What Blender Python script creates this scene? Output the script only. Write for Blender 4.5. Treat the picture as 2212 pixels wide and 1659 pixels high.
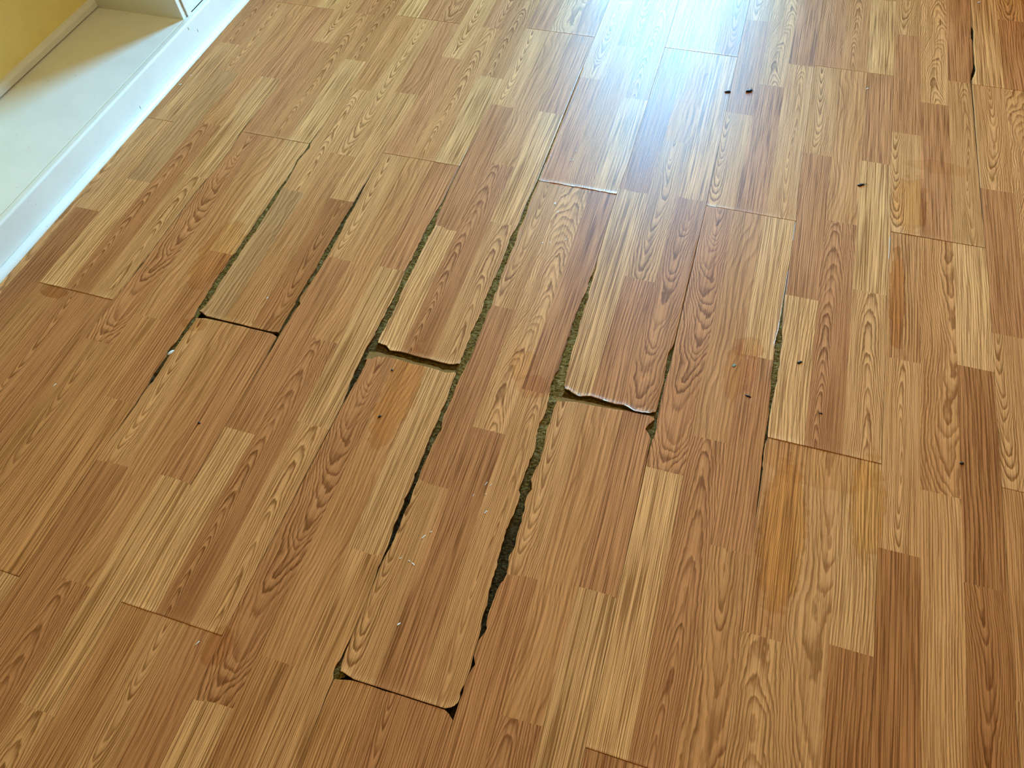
import bpy, bmesh, math, random
import numpy as np
from mathutils import Matrix, Vector, noise as mnoise

for o in list(bpy.data.objects):
    bpy.data.objects.remove(o)
scn = bpy.context.scene
COL = scn.collection
W = 0.204            # width of one laminate plank in metres
PL = 5.81            # plank length in plank widths (1.185 m)
random.seed(7)

# ------------------------------------------------------------------ camera
FPX = 1496.72
TILT, ROLL, YAW = 0.558143, -0.0843888, 0.36858
CAM = np.array([2.86368 * W, 0.0, 5.8031 * W])
def _rx(a): c, s = math.cos(a), math.sin(a); return np.array([[1, 0, 0], [0, c, -s], [0, s, c]])
def _rz(a): c, s = math.cos(a), math.sin(a); return np.array([[c, -s, 0], [s, c, 0], [0, 0, 1]])
CM = _rz(YAW) @ _rx(TILT) @ _rz(ROLL)
cam_d = bpy.data.cameras.new('camera')
cam_d.sensor_width = 36.0
cam_d.lens = FPX / 2212 * 36.0
cam_d.clip_start = 0.02
cam = bpy.data.objects.new('camera', cam_d)
m4 = Matrix.Identity(4)
for i in range(3):
    for j in range(3):
        m4[i][j] = CM[i, j]
    m4[i][3] = CAM[i]
cam.matrix_world = m4
COL.objects.link(cam)
scn.camera = cam

# ------------------------------------------------------------------ light
scn.view_settings.view_transform = 'Standard'
scn.view_settings.look = 'None'
scn.view_settings.gamma = 1.0
scn.view_settings.use_curve_mapping = False
scn.view_settings.exposure = 0.0
scn.cycles.max_bounces = 4
scn.cycles.diffuse_bounces = 3
scn.cycles.glossy_bounces = 2
scn.cycles.transmission_bounces = 4
scn.cycles.caustics_reflective = False
scn.cycles.caustics_refractive = False

SKY_STRENGTH = 92.0
world = bpy.data.worlds.new('daylight')
scn.world = world
world.use_nodes = True
wn = world.node_tree
wn.nodes.clear()
_o = wn.nodes.new('ShaderNodeOutputWorld')
_b = wn.nodes.new('ShaderNodeBackground')
_tc = wn.nodes.new('ShaderNodeTexCoord')
_sp = wn.nodes.new('ShaderNodeSeparateXYZ')
_rp = wn.nodes.new('ShaderNodeValToRGB')
_cr = _rp.color_ramp
_cr.elements[0].position = 0.565
_cr.elements[0].color = (0.24, 0.30, 0.22, 1)                 # unseen ground tone, raised above the horizon to dim the near floor
_cr.elements[1].position = 0.60
_cr.elements[1].color = (0.56, 0.82, 0.94, 1)                 # pale haze above the raised dim band
for _p, _c in ((0.65, (0.26, 0.65, 0.95, 1)), (0.72, (0.09, 0.50, 0.98, 1)), (1.0, (0.08, 0.38, 0.86, 1))):
    _e = _cr.elements.new(_p); _e.color = _c                  # clear blue higher up
_mr = wn.nodes.new('ShaderNodeMapRange')
_mr.inputs['From Min'].default_value = -1
_mr.inputs['From Max'].default_value = 1
wn.links.new(_tc.outputs['Generated'], _sp.inputs[0])
wn.links.new(_sp.outputs['Z'], _mr.inputs['Value'])
wn.links.new(_mr.outputs[0], _rp.inputs['Fac'])
wn.links.new(_rp.outputs['Color'], _b.inputs['Color'])
_b.inputs['Strength'].default_value = SKY_STRENGTH
wn.links.new(_b.outputs[0], _o.inputs['Surface'])

ROOM_R, ROOM_F, ROOM_B, ROOM_H = 2.6, 17.5 * W, -2.4, 2.44
WIN_X0, WIN_X1, WIN_Z0, WIN_Z1 = -0.12, 0.60, 0.24, 1.96     # glass of the far door
BWIN = []                             # window in the wall behind the photographer
FILL_LAMP = (1.0, 1.4)                                          # unseen fill lamp added on the ceiling for warm light
FILL_POWER = 56.0         # brightness of the added fill lamp

def portal(name, loc, rot, sx, sy):
    l = bpy.data.lights.new(name, 'AREA')
    l.shape = 'RECTANGLE'; l.size = sx; l.size_y = sy
    l.cycles.is_portal = True
    o = bpy.data.objects.new(name, l)
    o.location = loc; o.rotation_euler = rot
    COL.objects.link(o)
portal('daylight_portal', ((WIN_X0 + WIN_X1) / 2, ROOM_F + 0.05, (WIN_Z0 + WIN_Z1) / 2), (-math.pi / 2, 0, 0), WIN_X1 - WIN_X0, WIN_Z1 - WIN_Z0)
for (a, b, c, d) in BWIN:
    portal('daylight_portal', ((a + b) / 2, ROOM_B - 0.05, (c + d) / 2), (math.pi / 2, 0, 0), b - a, d - c)

# ------------------------------------------------------------------ helpers
def un(px, py, H=0.0):
    """photo pixel -> point (in plank widths) on the horizontal plane at height H (plank widths)"""
    d = CM @ np.array([(px - 1106) / FPX, -(py - 829.5) / FPX, -1.0])
    t = (H - CAM[2] / W) / d[2]
    return (CAM[0] / W + t * d[0], CAM[1] / W + t * d[1])

def srgb(r, g, b):
    f = lambda c: (c / 12.92 if c <= 0.04045 else ((c + 0.055) / 1.055) ** 2.4)
    return (f(r / 255), f(g / 255), f(b / 255))

def tag(o, label=None, cat=None, group=None, kind=None):
    if label: o['label'] = label
    if cat: o['category'] = cat
    if group: o['group'] = group
    if kind: o['kind'] = kind
    return o

def link(name, me, mat, parent=None):
    o = bpy.data.objects.new(name, me)
    if mat is not None and len(me.materials) == 0:
        me.materials.append(mat)
    COL.objects.link(o)
    if parent is not None: o.parent = parent
    return o

def empty(name, loc=(0, 0, 0)):
    o = bpy.data.objects.new(name, None)
    o.location = loc
    o.empty_display_size = 0.05
    COL.objects.link(o)
    return o

def bm_box(bm, x0, x1, y0, y1, z0, z1, bevel=0.0):
    vs = [bm.verts.new((x, y, z)) for z in (z0, z1) for y in (y0, y1) for x in (x0, x1)]
    fs = [(0, 2, 3, 1), (4, 5, 7, 6), (0, 1, 5, 4), (2, 6, 7, 3), (0, 4, 6, 2), (1, 3, 7, 5)]
    faces = [bm.faces.new([vs[i] for i in f]) for f in fs]
    if bevel:
        es = set(e for f in faces for e in f.edges)
        bmesh.ops.bevel(bm, geom=list(es), offset=bevel, segments=2, affect='EDGES', profile=0.5)

def box(name, mat, parent, *a, bevel=0.0):
    bm = bmesh.new(); bm_box(bm, *a, bevel=bevel)
    me = bpy.data.meshes.new(name); bm.to_mesh(me); bm.free()
    return link(name, me, mat, parent)

def prism_y(name, mat, parent, prof, y0, y1, smooth=False):
    """profile of (x, z) points swept along y"""
    n = len(prof)
    v = [(x, y0, z) for x, z in prof] + [(x, y1, z) for x, z in prof]
    f = [(i, (i + 1) % n, n + (i + 1) % n, n + i) for i in range(n)]
    f += [tuple(range(n - 1, -1, -1)), tuple(range(n, 2 * n))]
    me = bpy.data.meshes.new(name); me.from_pydata(v, [], f)
    if smooth:
        for p in me.polygons:
            if len(p.vertices) == 4: p.use_smooth = True
    bm = bmesh.new(); bm.from_mesh(me); bmesh.ops.recalc_face_normals(bm, faces=bm.faces); bm.to_mesh(me); bm.free()
    return link(name, me, mat, parent)

def vnoise(x, y=0.0, z=0.0):
    return mnoise.noise(Vector((x, y, z)))

# ------------------------------------------------------------------ node helper
class NT:
    def __init__(s, name):
        s.mat = bpy.data.materials.new(name); s.mat.use_nodes = True
        s.t = s.mat.node_tree; s.t.nodes.clear()
        s.out = s.t.nodes.new('ShaderNodeOutputMaterial')
    def n(s, typ, **kw):
        nd = s.t.nodes.new(typ)
        for k, v in kw.items(): setattr(nd, k, v)
        return nd
    def put(s, sock, v):
        if isinstance(v, bpy.types.NodeSocket): s.t.links.new(v, sock)
        elif isinstance(v, (int, float)) and hasattr(sock.default_value, '__len__'):
            sock.default_value = [v] * len(sock.default_value)
        elif isinstance(v, (tuple, list)):
            n = len(sock.default_value); v = list(v)
            sock.default_value = (v + [1.0])[:n] if len(v) < n else v[:n]
        else: sock.default_value = v
    def m(s, op, a, b=None, c=None, clamp=False):
        nd = s.n('ShaderNodeMath', operation=op); nd.use_clamp = clamp
        for i, v in enumerate((a, b, c)):
            if v is not None: s.put(nd.inputs[i], v)
        return nd.outputs[0]
    def vm(s, op, a, b=None):
        nd = s.n('ShaderNodeVectorMath', operation=op)
        s.put(nd.inputs[0], a)
        if b is not None: s.put(nd.inputs[1], b)
        return nd.outputs['Value'] if op in ('LENGTH', 'DOT_PRODUCT', 'DISTANCE') else nd.outputs[0]
    def xyz(s, v):
        nd = s.n('ShaderNodeSeparateXYZ'); s.put(nd.inputs[0], v); return nd.outputs[0], nd.outputs[1], nd.outputs[2]
    def vec(s, x, y, z=0.0):
        nd = s.n('ShaderNodeCombineXYZ')
        for i, v in enumerate((x, y, z)): s.put(nd.inputs[i], v)
        return nd.outputs[0]
    def noise(s, v, scale=1.0, detail=2.0, rough=0.5, dist=0.0):
        nd = s.n('ShaderNodeTexNoise'); nd.noise_dimensions = '3D'
        s.put(nd.inputs['Vector'], v); s.put(nd.inputs['Scale'], scale)
        s.put(nd.inputs['Detail'], detail); s.put(nd.inputs['Roughness'], rough); s.put(nd.inputs['Distortion'], dist)
        return nd.outputs['Fac'] if 'Fac' in nd.outputs else nd.outputs[0]
    def smooth(s, v, a, b, lo=0.0, hi=1.0):
        nd = s.n('ShaderNodeMapRange', interpolation_type='SMOOTHSTEP')
        s.put(nd.inputs['Value'], v); s.put(nd.inputs['From Min'], a); s.put(nd.inputs['From Max'], b)
        s.put(nd.inputs['To Min'], lo); s.put(nd.inputs['To Max'], hi)
        return nd.outputs[0]
    def mix(s, f, a, b, mode='MIX'):
        nd = s.n('ShaderNodeMix', data_type='RGBA', blend_type=mode); nd.clamp_factor = True
        s.put(nd.inputs[0], f); s.put(nd.inputs[6], a); s.put(nd.inputs[7], b)
        return nd.outputs[2]
    def attr(s, name):
        nd = s.n('ShaderNodeAttribute', attribute_type='GEOMETRY'); nd.attribute_name = name
        return nd
    def bsdf(s, color, rough=0.5, spec=0.5, normal=None, **kw):
        nd = s.n('ShaderNodeBsdfPrincipled')
        s.put(nd.inputs['Base Color'], color); s.put(nd.inputs['Roughness'], rough)
        s.put(nd.inputs['Specular IOR Level'], spec)
        if normal is not None: s.put(nd.inputs['Normal'], normal)
        for k, v in kw.items(): s.put(nd.inputs[k], v)
        s.t.links.new(nd.outputs[0], s.out.inputs['Surface'])
        return nd
    def bump(s, h, strength, dist):
        nd = s.n('ShaderNodeBump'); s.put(nd.inputs['Height'], h)
        s.put(nd.inputs['Strength'], strength); s.put(nd.inputs['Distance'], dist)
        return nd.outputs[0]
    def pos(s):
        return s.n('ShaderNodeNewGeometry').outputs['Position']

# ------------------------------------------------------------------ materials
def mat_paint(name, col, rough=0.45, grime=0.0, scale=8.0):
    t = NT(name); p = t.pos()
    n1 = t.noise(p, scale, 4, 0.6); n2 = t.noise(p, 90, 2, 0.5)
    c = t.mix(t.smooth(n1, 0.35, 0.75, 0, 1), col, tuple(x * (0.93 - grime) for x in col))
    sp = t.noise(p, 160, 1, 0.5)
    c = t.mix(t.smooth(sp, 0.76, 0.80, 0, 0.35), c, (0.10, 0.09, 0.06))
    t.bsdf(c, t.m('ADD', rough, t.m('MULTIPLY', n1, 0.1)), 0.4, t.bump(n2, 0.25, 0.0004))
    return t.mat

def mat_flat(name, col, rough=0.6, spec=0.3, var=0.25, scale=60.0):
    t = NT(name); p = t.pos(); n = t.noise(p, scale, 3, 0.6)
    c = t.mix(n, tuple(x * (1 - var) for x in col), tuple(min(1, x * (1 + var)) for x in col))
    t.bsdf(c, rough, spec, t.bump(n, 0.3, 0.0005))
    return t.mat

M_WHITE = mat_paint('white_gloss_paint', srgb(236, 238, 232), 0.35)
M_YELLOW = mat_paint('yellow_wall_paint', srgb(252, 234, 150), 0.6)
M_CEIL = mat_paint('ceiling_paint', srgb(214, 204, 180), 0.8)
M_TAN = mat_paint('tan_wall_paint', srgb(176, 148, 96), 0.7)
M_DARKGAP = mat_flat('cracked_caulk', srgb(206, 198, 160), 0.8, 0.3, 0.12, 90)

# stains: (pixel x, pixel y, half size across m, half size along m, strength, colour)
STAINS = [
    (1590, 800, 0.024, 0.070, 0.50, (0.90, 0.70, 0.36)),
    (1618, 752, 0.030, 0.030, 0.50, (0.86, 0.66, 0.36)),
    (1622, 800, 0.012, 0.050, 0.45, (0.80, 0.56, 0.30)),
    (1690, 1150, 0.040, 0.150, 0.60, (0.94, 0.78, 0.34)),
    (1875, 1090, 0.030, 0.110, 0.55, (0.94, 0.78, 0.40)),
    (1770, 1010, 0.110, 0.045, 0.35, (0.88, 0.70, 0.42)),
    (1128, 785, 0.030, 0.040, 0.50, (0.92, 0.74, 0.42)),
    (1150, 835, 0.030, 0.030, 0.45, (0.84, 0.60, 0.38)),
    (862, 850, 0.036, 0.130, 0.55, (0.92, 0.72, 0.38)),
    (1965, 440, 0.040, 0.100, 0.55, (0.95, 0.80, 0.44)),
    (2030, 362, 0.075, 0.022, 0.35, (0.86, 0.70, 0.46)),
    (1938, 640, 0.016, 0.150, 0.70, (0.86, 0.62, 0.32)),
    (470, 545, 0.045, 0.110, 0.50, (0.94, 0.76, 0.44)),
    (118, 630, 0.035, 0.018, 0.70, (0.66, 0.48, 0.26)),
    (470, 1395, 0.025, 0.035, 0.50, (0.70, 0.50, 0.30)),
    (420, 700, 0.030, 0.020, 0.50, (0.66, 0.50, 0.28)),
]

def mat_laminate(stains, name):
    t = NT(name)
    guv = t.attr('guv').outputs['Vector']; gA = t.attr('gA').outputs['Vector']; gB = t.attr('gB').outputs['Vector']
    gE = t.attr('gE').outputs['Vector']
    base = t.attr('gC').outputs['Color']
    gx, gy, seed = t.xyz(guv)
    x0, h0, slope = t.xyz(gA)
    freq, wob, contrast = t.xyz(gB)
    zig, fine, _u = t.xyz(gE)
    # slow meander of the tree axis, along and across the stave
    w1 = t.m('SUBTRACT', t.noise(t.vec(t.m('MULTIPLY', gx, 5.0), t.m('MULTIPLY', gy, 4.2), seed), 1.0, 0.0, 0.5), 0.5)
    w2 = t.m('SUBTRACT', t.noise(t.vec(t.m('MULTIPLY', gx, 26.0), t.m('MULTIPLY', gy, 11.0), t.m('ADD', seed, 31.7)), 1.0, 1.0, 0.55), 0.5)
    w3 = t.m('SUBTRACT', t.noise(t.vec(t.m('MULTIPLY', gx, 230.0), t.m('MULTIPLY', gy, 75.0), t.m('ADD', seed, 11.3)), 1.0, 0.0, 0.5), 0.5)
    xa = t.m('ADD', t.m('SUBTRACT', gx, x0), t.m('MULTIPLY', w1, t.m('MULTIPLY', wob, 0.060)))
    h = t.m('ADD', t.m('ADD', h0, t.m('MULTIPLY', slope, gy)), t.m('MULTIPLY', w2, t.m('MULTIPLY', wob, 0.013)))
    r = t.m('SQRT', t.m('ADD', t.m('MULTIPLY', xa, xa), t.m('MULTIPLY', h, h)))
    ph = t.m('ADD', t.m('MULTIPLY', r, freq), t.m('ADD', t.m('MULTIPLY', w2, t.m('MULTIPLY', wob, 1.2)), t.m('MULTIPLY', w3, zig)))
    rv = t.m('SUBTRACT', t.noise(t.vec(t.m('MULTIPLY', t.m('MULTIPLY', r, freq), 0.23), seed, 4.2), 1.0, 0.0, 0.5), 0.5)
    ph = t.m('ADD', ph, t.m('MULTIPLY', rv, 2.2))
    p = t.m('FRACT', ph)
    ring = t.m('FLOOR', ph)
    wn_ = t.n('ShaderNodeTexWhiteNoise'); wn_.noise_dimensions = '2D'
    t.put(wn_.inputs['Vector'], t.vec(ring, seed, 0))
    ringr = wn_.outputs['Value']
    up = t.smooth(p, 0.34, 0.84)
    dn = t.smooth(p, 0.86, 1.0, 1.0, 0.0)
    dark = t.m('MULTIPLY', t.m('MULTIPLY', up, dn), t.m('MULTIPLY_ADD', ringr, 0.60, 0.50))
    light = t.m('MULTIPLY', t.smooth(p, 0.0, 0.30, 1.0, 0.0), t.m('MULTIPLY_ADD', ringr, 0.6, 0.2))
    # fibre and pores
    fb = t.noise(t.vec(t.m('MULTIPLY', gx, 760.0), t.m('MULTIPLY', gy, 26.0), seed), 1.0, 1.0, 0.65)
    fl = t.noise(t.vec(t.m('MULTIPLY', gx, 470.0), t.m('MULTIPLY', gy, 6.0), t.m('ADD', seed, 5.5)), 1.0, 1.0, 0.5)
    md = t.noise(t.vec(t.m('MULTIPLY', gx, 30.0), t.m('MULTIPLY', gy, 3.5), t.m('ADD', seed, 71.0)), 1.0, 0.0, 0.5)
    pore = t.m('MULTIPLY', t.smooth(fb, 0.56, 0.70), t.smooth(fl, 0.40, 0.62))
    linec = t.mix(1.0, base, (0.36, 0.275, 0.18), 'MULTIPLY')
    hic = t.mix(1.0, base, (1.34, 1.36, 1.38), 'MULTIPLY')
    c = t.mix(t.m('MULTIPLY', light, t.m('MULTIPLY', contrast, 0.75)), base, hic)
    c = t.mix(t.m('MULTIPLY', dark, contrast, clamp=True), c, linec)
    # fine straight lines for quarter-cut staves
    fs = t.m('MULTIPLY', t.smooth(fl, 0.50, 0.64), fine)
    c = t.mix(t.m('MULTIPLY', fs, 0.80), c, linec)
    fh = t.m('MULTIPLY', t.smooth(fl, 0.50, 0.30), fine)
    c = t.mix(t.m('MULTIPLY', fh, 0.60), c, hic)
    c = t.mix(t.m('MULTIPLY', pore, 0.6), c, linec)
    c = t.mix(1.0, c, t.mix(fb, (0.86, 0.84, 0.80), (1.12, 1.13, 1.15)), 'MULTIPLY')
    c = t.mix(1.0, c, t.mix(md, (0.86, 0.82, 0.76), (1.12, 1.13, 1.15)), 'MULTIPLY')
    # water stains
    pw = t.pos()
    sn = t.noise(pw, 38.0, 3, 0.6) if stains else None
    for (sx, sy, ra, rb, st, sc) in stains:
        cx, cy = un(sx, sy)
        d = t.vm('MULTIPLY', t.vm('SUBTRACT', pw, (cx * W, cy * W, 0)), (1 / ra, 1 / rb, 0))
        l = t.m('ADD', t.vm('LENGTH', d), t.m('MULTIPLY', t.m('SUBTRACT', sn, 0.5), 1.1))
        k = t.smooth(l, 0.72, 1.05, st, 0.0)
        edge = t.m('MULTIPLY', t.m('MULTIPLY', t.smooth(l, 0.70, 0.9), t.smooth(l, 0.92, 1.05, 1.0, 0.0)), st * 0.45)
        c = t.mix(k, c, t.mix(1.0, c, sc, 'MULTIPLY'))
        c = t.mix(edge, c, t.mix(1.0, c, (0.62, 0.45, 0.22), 'MULTIPLY'))
    # embossed, slightly worn lacquer
    ob = t.noise(t.vec(t.m('MULTIPLY', gx, 330.0), t.m('MULTIPLY', gy, 85.0), seed), 1.0, 1.0, 0.6)
    nrm = t.bump(ob, 0.42, 0.00045)
    rough = t.m('ADD', 0.37, t.m('MULTIPLY', md, 0.10))
    t.bsdf(c, rough, 0.13, nrm)
    return t.mat
M_LAM = mat_laminate([], 'laminate_oak_print')
_LAMS = {}
def lam_for(P):
    a = np.array(P)[:, :2]; lo = a.min(0); hi = a.max(0); hit = []
    for i, (sx, sy, ra, rb, st, sc) in enumerate(STAINS):
        c = np.array(un(sx, sy)) * W
        if np.all(c + (ra * 1.6, rb * 1.6) > lo) and np.all(c - (ra * 1.6, rb * 1.6) < hi): hit.append(i)
    if not hit: return M_LAM
    k = tuple(hit)
    if k not in _LAMS: _LAMS[k] = mat_laminate([STAINS[i] for i in hit], 'laminate_oak_print_stained')
    return _LAMS[k]

def mat_core():
    t = NT('fibreboard_core'); p = t.pos(); n = t.noise(p, 300, 3, 0.6)
    c = t.mix(n, srgb(62, 44, 16), srgb(128, 98, 46))
    t.bsdf(c, 0.9, 0.1, t.bump(n, 0.8, 0.001))
    return t.mat
M_CORE = mat_core()

def mat_subfloor():
    t = NT('dusty_subfloor'); p = t.pos(); n = t.noise(p, 40, 4, 0.6)
    c = t.mix(n, srgb(34, 24, 10), srgb(84, 66, 30))
    t.bsdf(c, 0.95, 0.1, t.bump(n, 0.5, 0.002))
    return t.mat
M_SUB = mat_subfloor()

def mat_dirt():
    t = NT('swollen_fibre_dirt'); p = t.pos()
    a = t.attr('gk').outputs['Vector']; dk, rd, _z = t.xyz(a)
    n = t.noise(p, 210, 4, 0.7); n2 = t.noise(p, 620, 3, 0.7); n3 = t.noise(p, 60, 2, 0.5)
    c = t.mix(t.smooth(n, 0.30, 0.72), srgb(70, 50, 14), srgb(146, 116, 54))
    c = t.mix(t.smooth(n3, 0.45, 0.75, 0, 0.6), c, srgb(164, 144, 90))
    c = t.mix(t.smooth(n2, 0.60, 0.75, 0, 0.7), c, srgb(34, 22, 6))
    c = t.mix(dk, c, t.mix(t.smooth(n, 0.5, 0.75), srgb(10, 6, 4), srgb(70, 38, 14)))
    t.bsdf(c, 0.95, 0.1, t.bump(t.m('ADD', n, n2), 1.0, 0.002))
    return t.mat
M_DIRT = mat_dirt()

# ------------------------------------------------------------------ seams between the planks, read off the photograph
# lines: crop origin x, y, scale, then rows "y left right" of the open gap (left plank's edge, right plank's edge)
Z5 = 5.26667
GAPS = {
 -3: [(400, 280, Z5, '10 645 655;200 524 532;460 330 338;730 96 108;860 0 10'),
      (230, 560, Z5, '20 424 432;55 392 412;130 338 352;245 250 256')],
 -2: [(400, 280, Z5, '160 1408 1425;210 1385 1415;350 1268 1287;460 1215 1232;570 1145 1170;700 1040 1080;830 962 1008;990 845 905;1080 780 848;1170 725 795;1190 712 770;1290 640 700;1400 570 630;1500 490 560;1600 425 500'),
      (230, 560, Z5, '0 1400 1480;100 1340 1412;250 1230 1305;340 1175 1252;450 1110 1182;540 1050 1122;590 1015 1065;640 1000 1028;700 950 1010;780 900 950;850 850 895;900 820 862;950 780 828;1000 735 792;1050 690 758;1100 680 712;1200 610 652;1300 540 587;1400 480 522;1440 465 477;1550 385 400;1650 325 340')],
 -1: [(560, 360, Z5, '60 1276 1284;150 1230 1241;230 1175 1196;330 1115 1150;430 1060 1096;540 990 1036;620 940 986;730 880 940;850 805 870;990 725 800;1080 680 736;1170 635 690;1300 550 602;1430 480 517;1560 410 470'),
      (230, 560, Z5, '410 2192 2214;500 2140 2186;600 2085 2126;700 2030 2076;780 1985 2017;840 1953 1987;900 1925 1952;1000 1870 1896;1100 1815 1831;1250 1725 1739;1400 1640 1648')],
 0: [(920, 330, Z5, '170 372 382;400 260 270;500 213 225;560 190 202'),
     (560, 360, Z5, '400 2082 2110;500 2010 2055;560 1985 2030;700 1905 1995;800 1855 1930;900 1805 1880;1000 1755 1835'),
     (700, 560, Z5, '0 1000 1070;100 935 1020;200 895 970;300 855 925;400 805 870;480 770 845;600 705 790;700 650 735;780 610 700;840 580 655;900 555 630;960 510 620;1020 475 560;1080 445 500;1180 400 480;1280 345 425;1370 310 380;1480 275 312;1560 240 266;1650 205 216')],
 1: [(920, 330, Z5, '340 1255 1274;450 1205 1225;560 1150 1180;700 1095 1140;790 1060 1100;860 1025 1055;960 960 1030;1040 935 1010;1150 895 960'),
     (700, 560, Z5, '0 2030 2095;100 1990 2050;200 1945 2015;300 1900 1985;400 1850 1945;500 1820 1915;600 1790 1860;700 1740 1830;800 1690 1790;900 1650 1755;1000 1620 1715;1100 1575 1670;1170 1550 1640'),
     (760, 800, Z5, '50 1180 1250;120 1145 1215;200 1120 1180;300 1090 1150;400 1050 1100;440 1020 1085;520 1000 1045;620 955 1020;690 920 1010;760 885 965;850 855 915;930 825 885;1050 775 825;1140 745 785;1190 705 775;1220 712 765;1300 680 730;1400 635 690;1480 598 672'),
     (700, 1080, Z5, '0 910 985;100 880 935;200 835 890;280 795 870;360 775 835;450 750 795;540 715 755;620 680 705;720 640 655;770 610 632;880 580 592;970 545 553;1200 455 460;1380 380 386;1600 285 297'),
     (680, 1344, Z5, '120 430 437;250 370 386;320 335 356;420 290 322;500 230 297;560 210 297;610 214 330;650 205 216;850 120 131;1000 70 77')],
 2: [(920, 330, Z5, '1330 1922 1930;1400 1885 1902;1500 1850 1877'),
     (1120, 560, Z5, '140 855 870;200 820 851;280 785 826;360 770 802;450 725 792;550 690 752;650 645 726;750 610 692;830 595 682;880 570 667;950 550 642;1050 515 607;1150 490 586;1250 455 561'),
     (1060, 800, Z5, '0 765 870;70 725 850;150 690 840;220 675 836;290 665 790;370 650 750;450 625 717;530 600 692;600 560 680;680 535 637;760 520 627;870 505 602;960 475 577;1040 440 562;1110 415 522;1180 390 491;1240 375 456;1290 345 466;1350 320 477;1400 330 432;1470 325 392'),
     (700, 1080, Z5, '60 2190 2290;170 2145 2265;270 2100 2240;380 2055 2198;460 2035 2178;560 2005 2163;640 1990 2113;740 1965 2088;860 1925 2078;920 1910 2033;1000 1890 1977;1100 1865 1942;1200 1850 1907;1300 1810 1867;1380 1785 1847;1460 1780 1862;1520 1770 1822;1580 1755 1766'),
     (680, 1344, Z5, '200 1855 1866;280 1830 1838;390 1800 1806;440 1786 1818;470 1778 1838;500 1782 1806;600 1740 1746;740 1690 1697;770 1662 1690;800 1652 1686;830 1655 1672;890 1638 1648;960 1600 1627;1010 1545 1612;1120 1566 1574')],
 3: [(1120, 560, Z5, '930 1775 1786;1000 1750 1772;1060 1705 1762;1160 1685 1737;1270 1670 1716;1350 1660 1686;1450 1640 1657'),
     (1060, 800, Z5, '0 1990 2030;60 1975 2006;200 1950 1972;350 1910 1937;450 1885 1917;510 1868 1906;560 1865 1892;620 1790 1886;670 1765 1882;740 1810 1862;800 1820 1833;960 1780 1792;1000 1776 1784;1300 1714 1723;1650 1640 1647')],
 4: [(1480, 420, Z5, '1170 1120 1134;1300 1100 1120'),
     (1480, 700, Z5, '70 1060 1100;130 1035 1110;230 1020 1096;330 1010 1086;430 1000 1076;530 985 1061;640 970 1046;750 975 1022;830 965 1006;920 955 986;1050 945 961;1180 925 946;1250 910 941;1290 905 941;1360 895 912;1480 878 890;1510 872 896;1600 870 880;1640 862 886')],
 6: [(1800, 0, 5.369, '310 1597 1606;350 1594 1630;440 1600 1630;480 1612 1624;600 1622 1630;740 1624 1640;800 1622 1655;860 1600 1640;930 1592 1606')],
}
# closed seams: single points along the joint line
LINES = {
 -3: [(523, 284), (243, 648)],
 -2: [(667, 311), (236, 952), (135, 1104)],
 -1: [(796, 381), (545, 820), (259.5, 1305.6)],
 0: [(1167, 0), (1078, 189), (1020, 304), (991.5, 359.5), (743, 874), (478.6, 1376)],
 1: [(1316, 0), (1267, 125), (1162, 392)],
 2: [(1466, 0), (1435.5, 105), (1358, 351), (1332.5, 418.6), (1290, 560)],
 3: [(1620.5, 0), (1583, 169), (1553, 317), (1524, 452), (1458, 740), (1330, 1302), (1264, 1619)],
 4: [(1720, 476), (1705, 570), (1695, 640), (1646, 1018)],
 5: [(1924, 503), (1916, 617), (1914, 719), (1904, 1002)],
 6: [(2128, 533)],
}
EDGE_L, EDGE_R = {}, {}
for k in range(-6, 15):
    L, R = [], []
    ys = []
    for ox, oy, sc, rows in GAPS.get(k, []):
        for row in rows.split(';'):
            y, l, r = map(float, row.split())
            pl = un(ox + l / sc, oy + y / sc); pr = un(ox + r / sc, oy + y / sc)
            L.append((pl[1], pl[0])); R.append((pr[1], pr[0])); ys.append(pl[1])
    for (px, py) in LINES.get(k, []):
        x, y = un(px, py)
        if ys and min(ys) - 0.05 < y < max(ys) + 0.05: continue
        L.append((y, x - 0.0016)); R.append((y, x + 0.0016))
    allx = [(a[1] + b[1]) / 2 for a, b in zip(L, R)] or [k]
    for (e, d) in ((L, -0.0014), (R, 0.0014)):
        e.append((-14.0, k + d)); e.append((20.0, k + d))
        lo = min(y for y, x in e if y > -13); hi = max(y for y, x in e if y < 19)
        if k in GAPS or k in LINES:
            e.append((lo - 0.5, k + d)); e.append((hi + 0.5, k + d))
        e.sort()
    EDGE_L[k], EDGE_R[k] = np.array(L), np.array(R)

def gapw(k, y):
    return max(0.0, np.interp(y, EDGE_R[k][:, 0], EDGE_R[k][:, 1]) - np.interp(y, EDGE_L[k][:, 0], EDGE_L[k][:, 1]))
def jag(k, y, side):
    g = gapw(k, y)
    if g < 0.012: return 0.0
    a = min(0.010, g * 0.10)
    return a * (vnoise(y * 22, k * 3.1, side * 7.7) + 0.7 * vnoise(y * 60, k * 1.7, side * 3.3))
def edge_left(k, y):      # the left edge of the plank right of seam k
    return float(np.interp(y, EDGE_R[k][:, 0], EDGE_R[k][:, 1])) + jag(k, y, 1)
def edge_right(k, y):     # the right edge of the plank left of seam k
    return float(np.interp(y, EDGE_L[k][:, 0], EDGE_L[k][:, 1])) + jag(k, y, 2)

# joints: y of one end joint for each plank row
JOINT = {-5: 6.115, -4: 3.25, -3: 6.16, -2: 3.32, -1: 6.23, 0: 3.43, 1: 6.225, 2: 3.41, 3: 6.30, 4: 3.453,
         5: 6.395, 6: 3.50, 7: 6.42, 8: 3.5, 9: 6.4, 10: 3.5, 11: 6.4, 12: 3.5}
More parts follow.
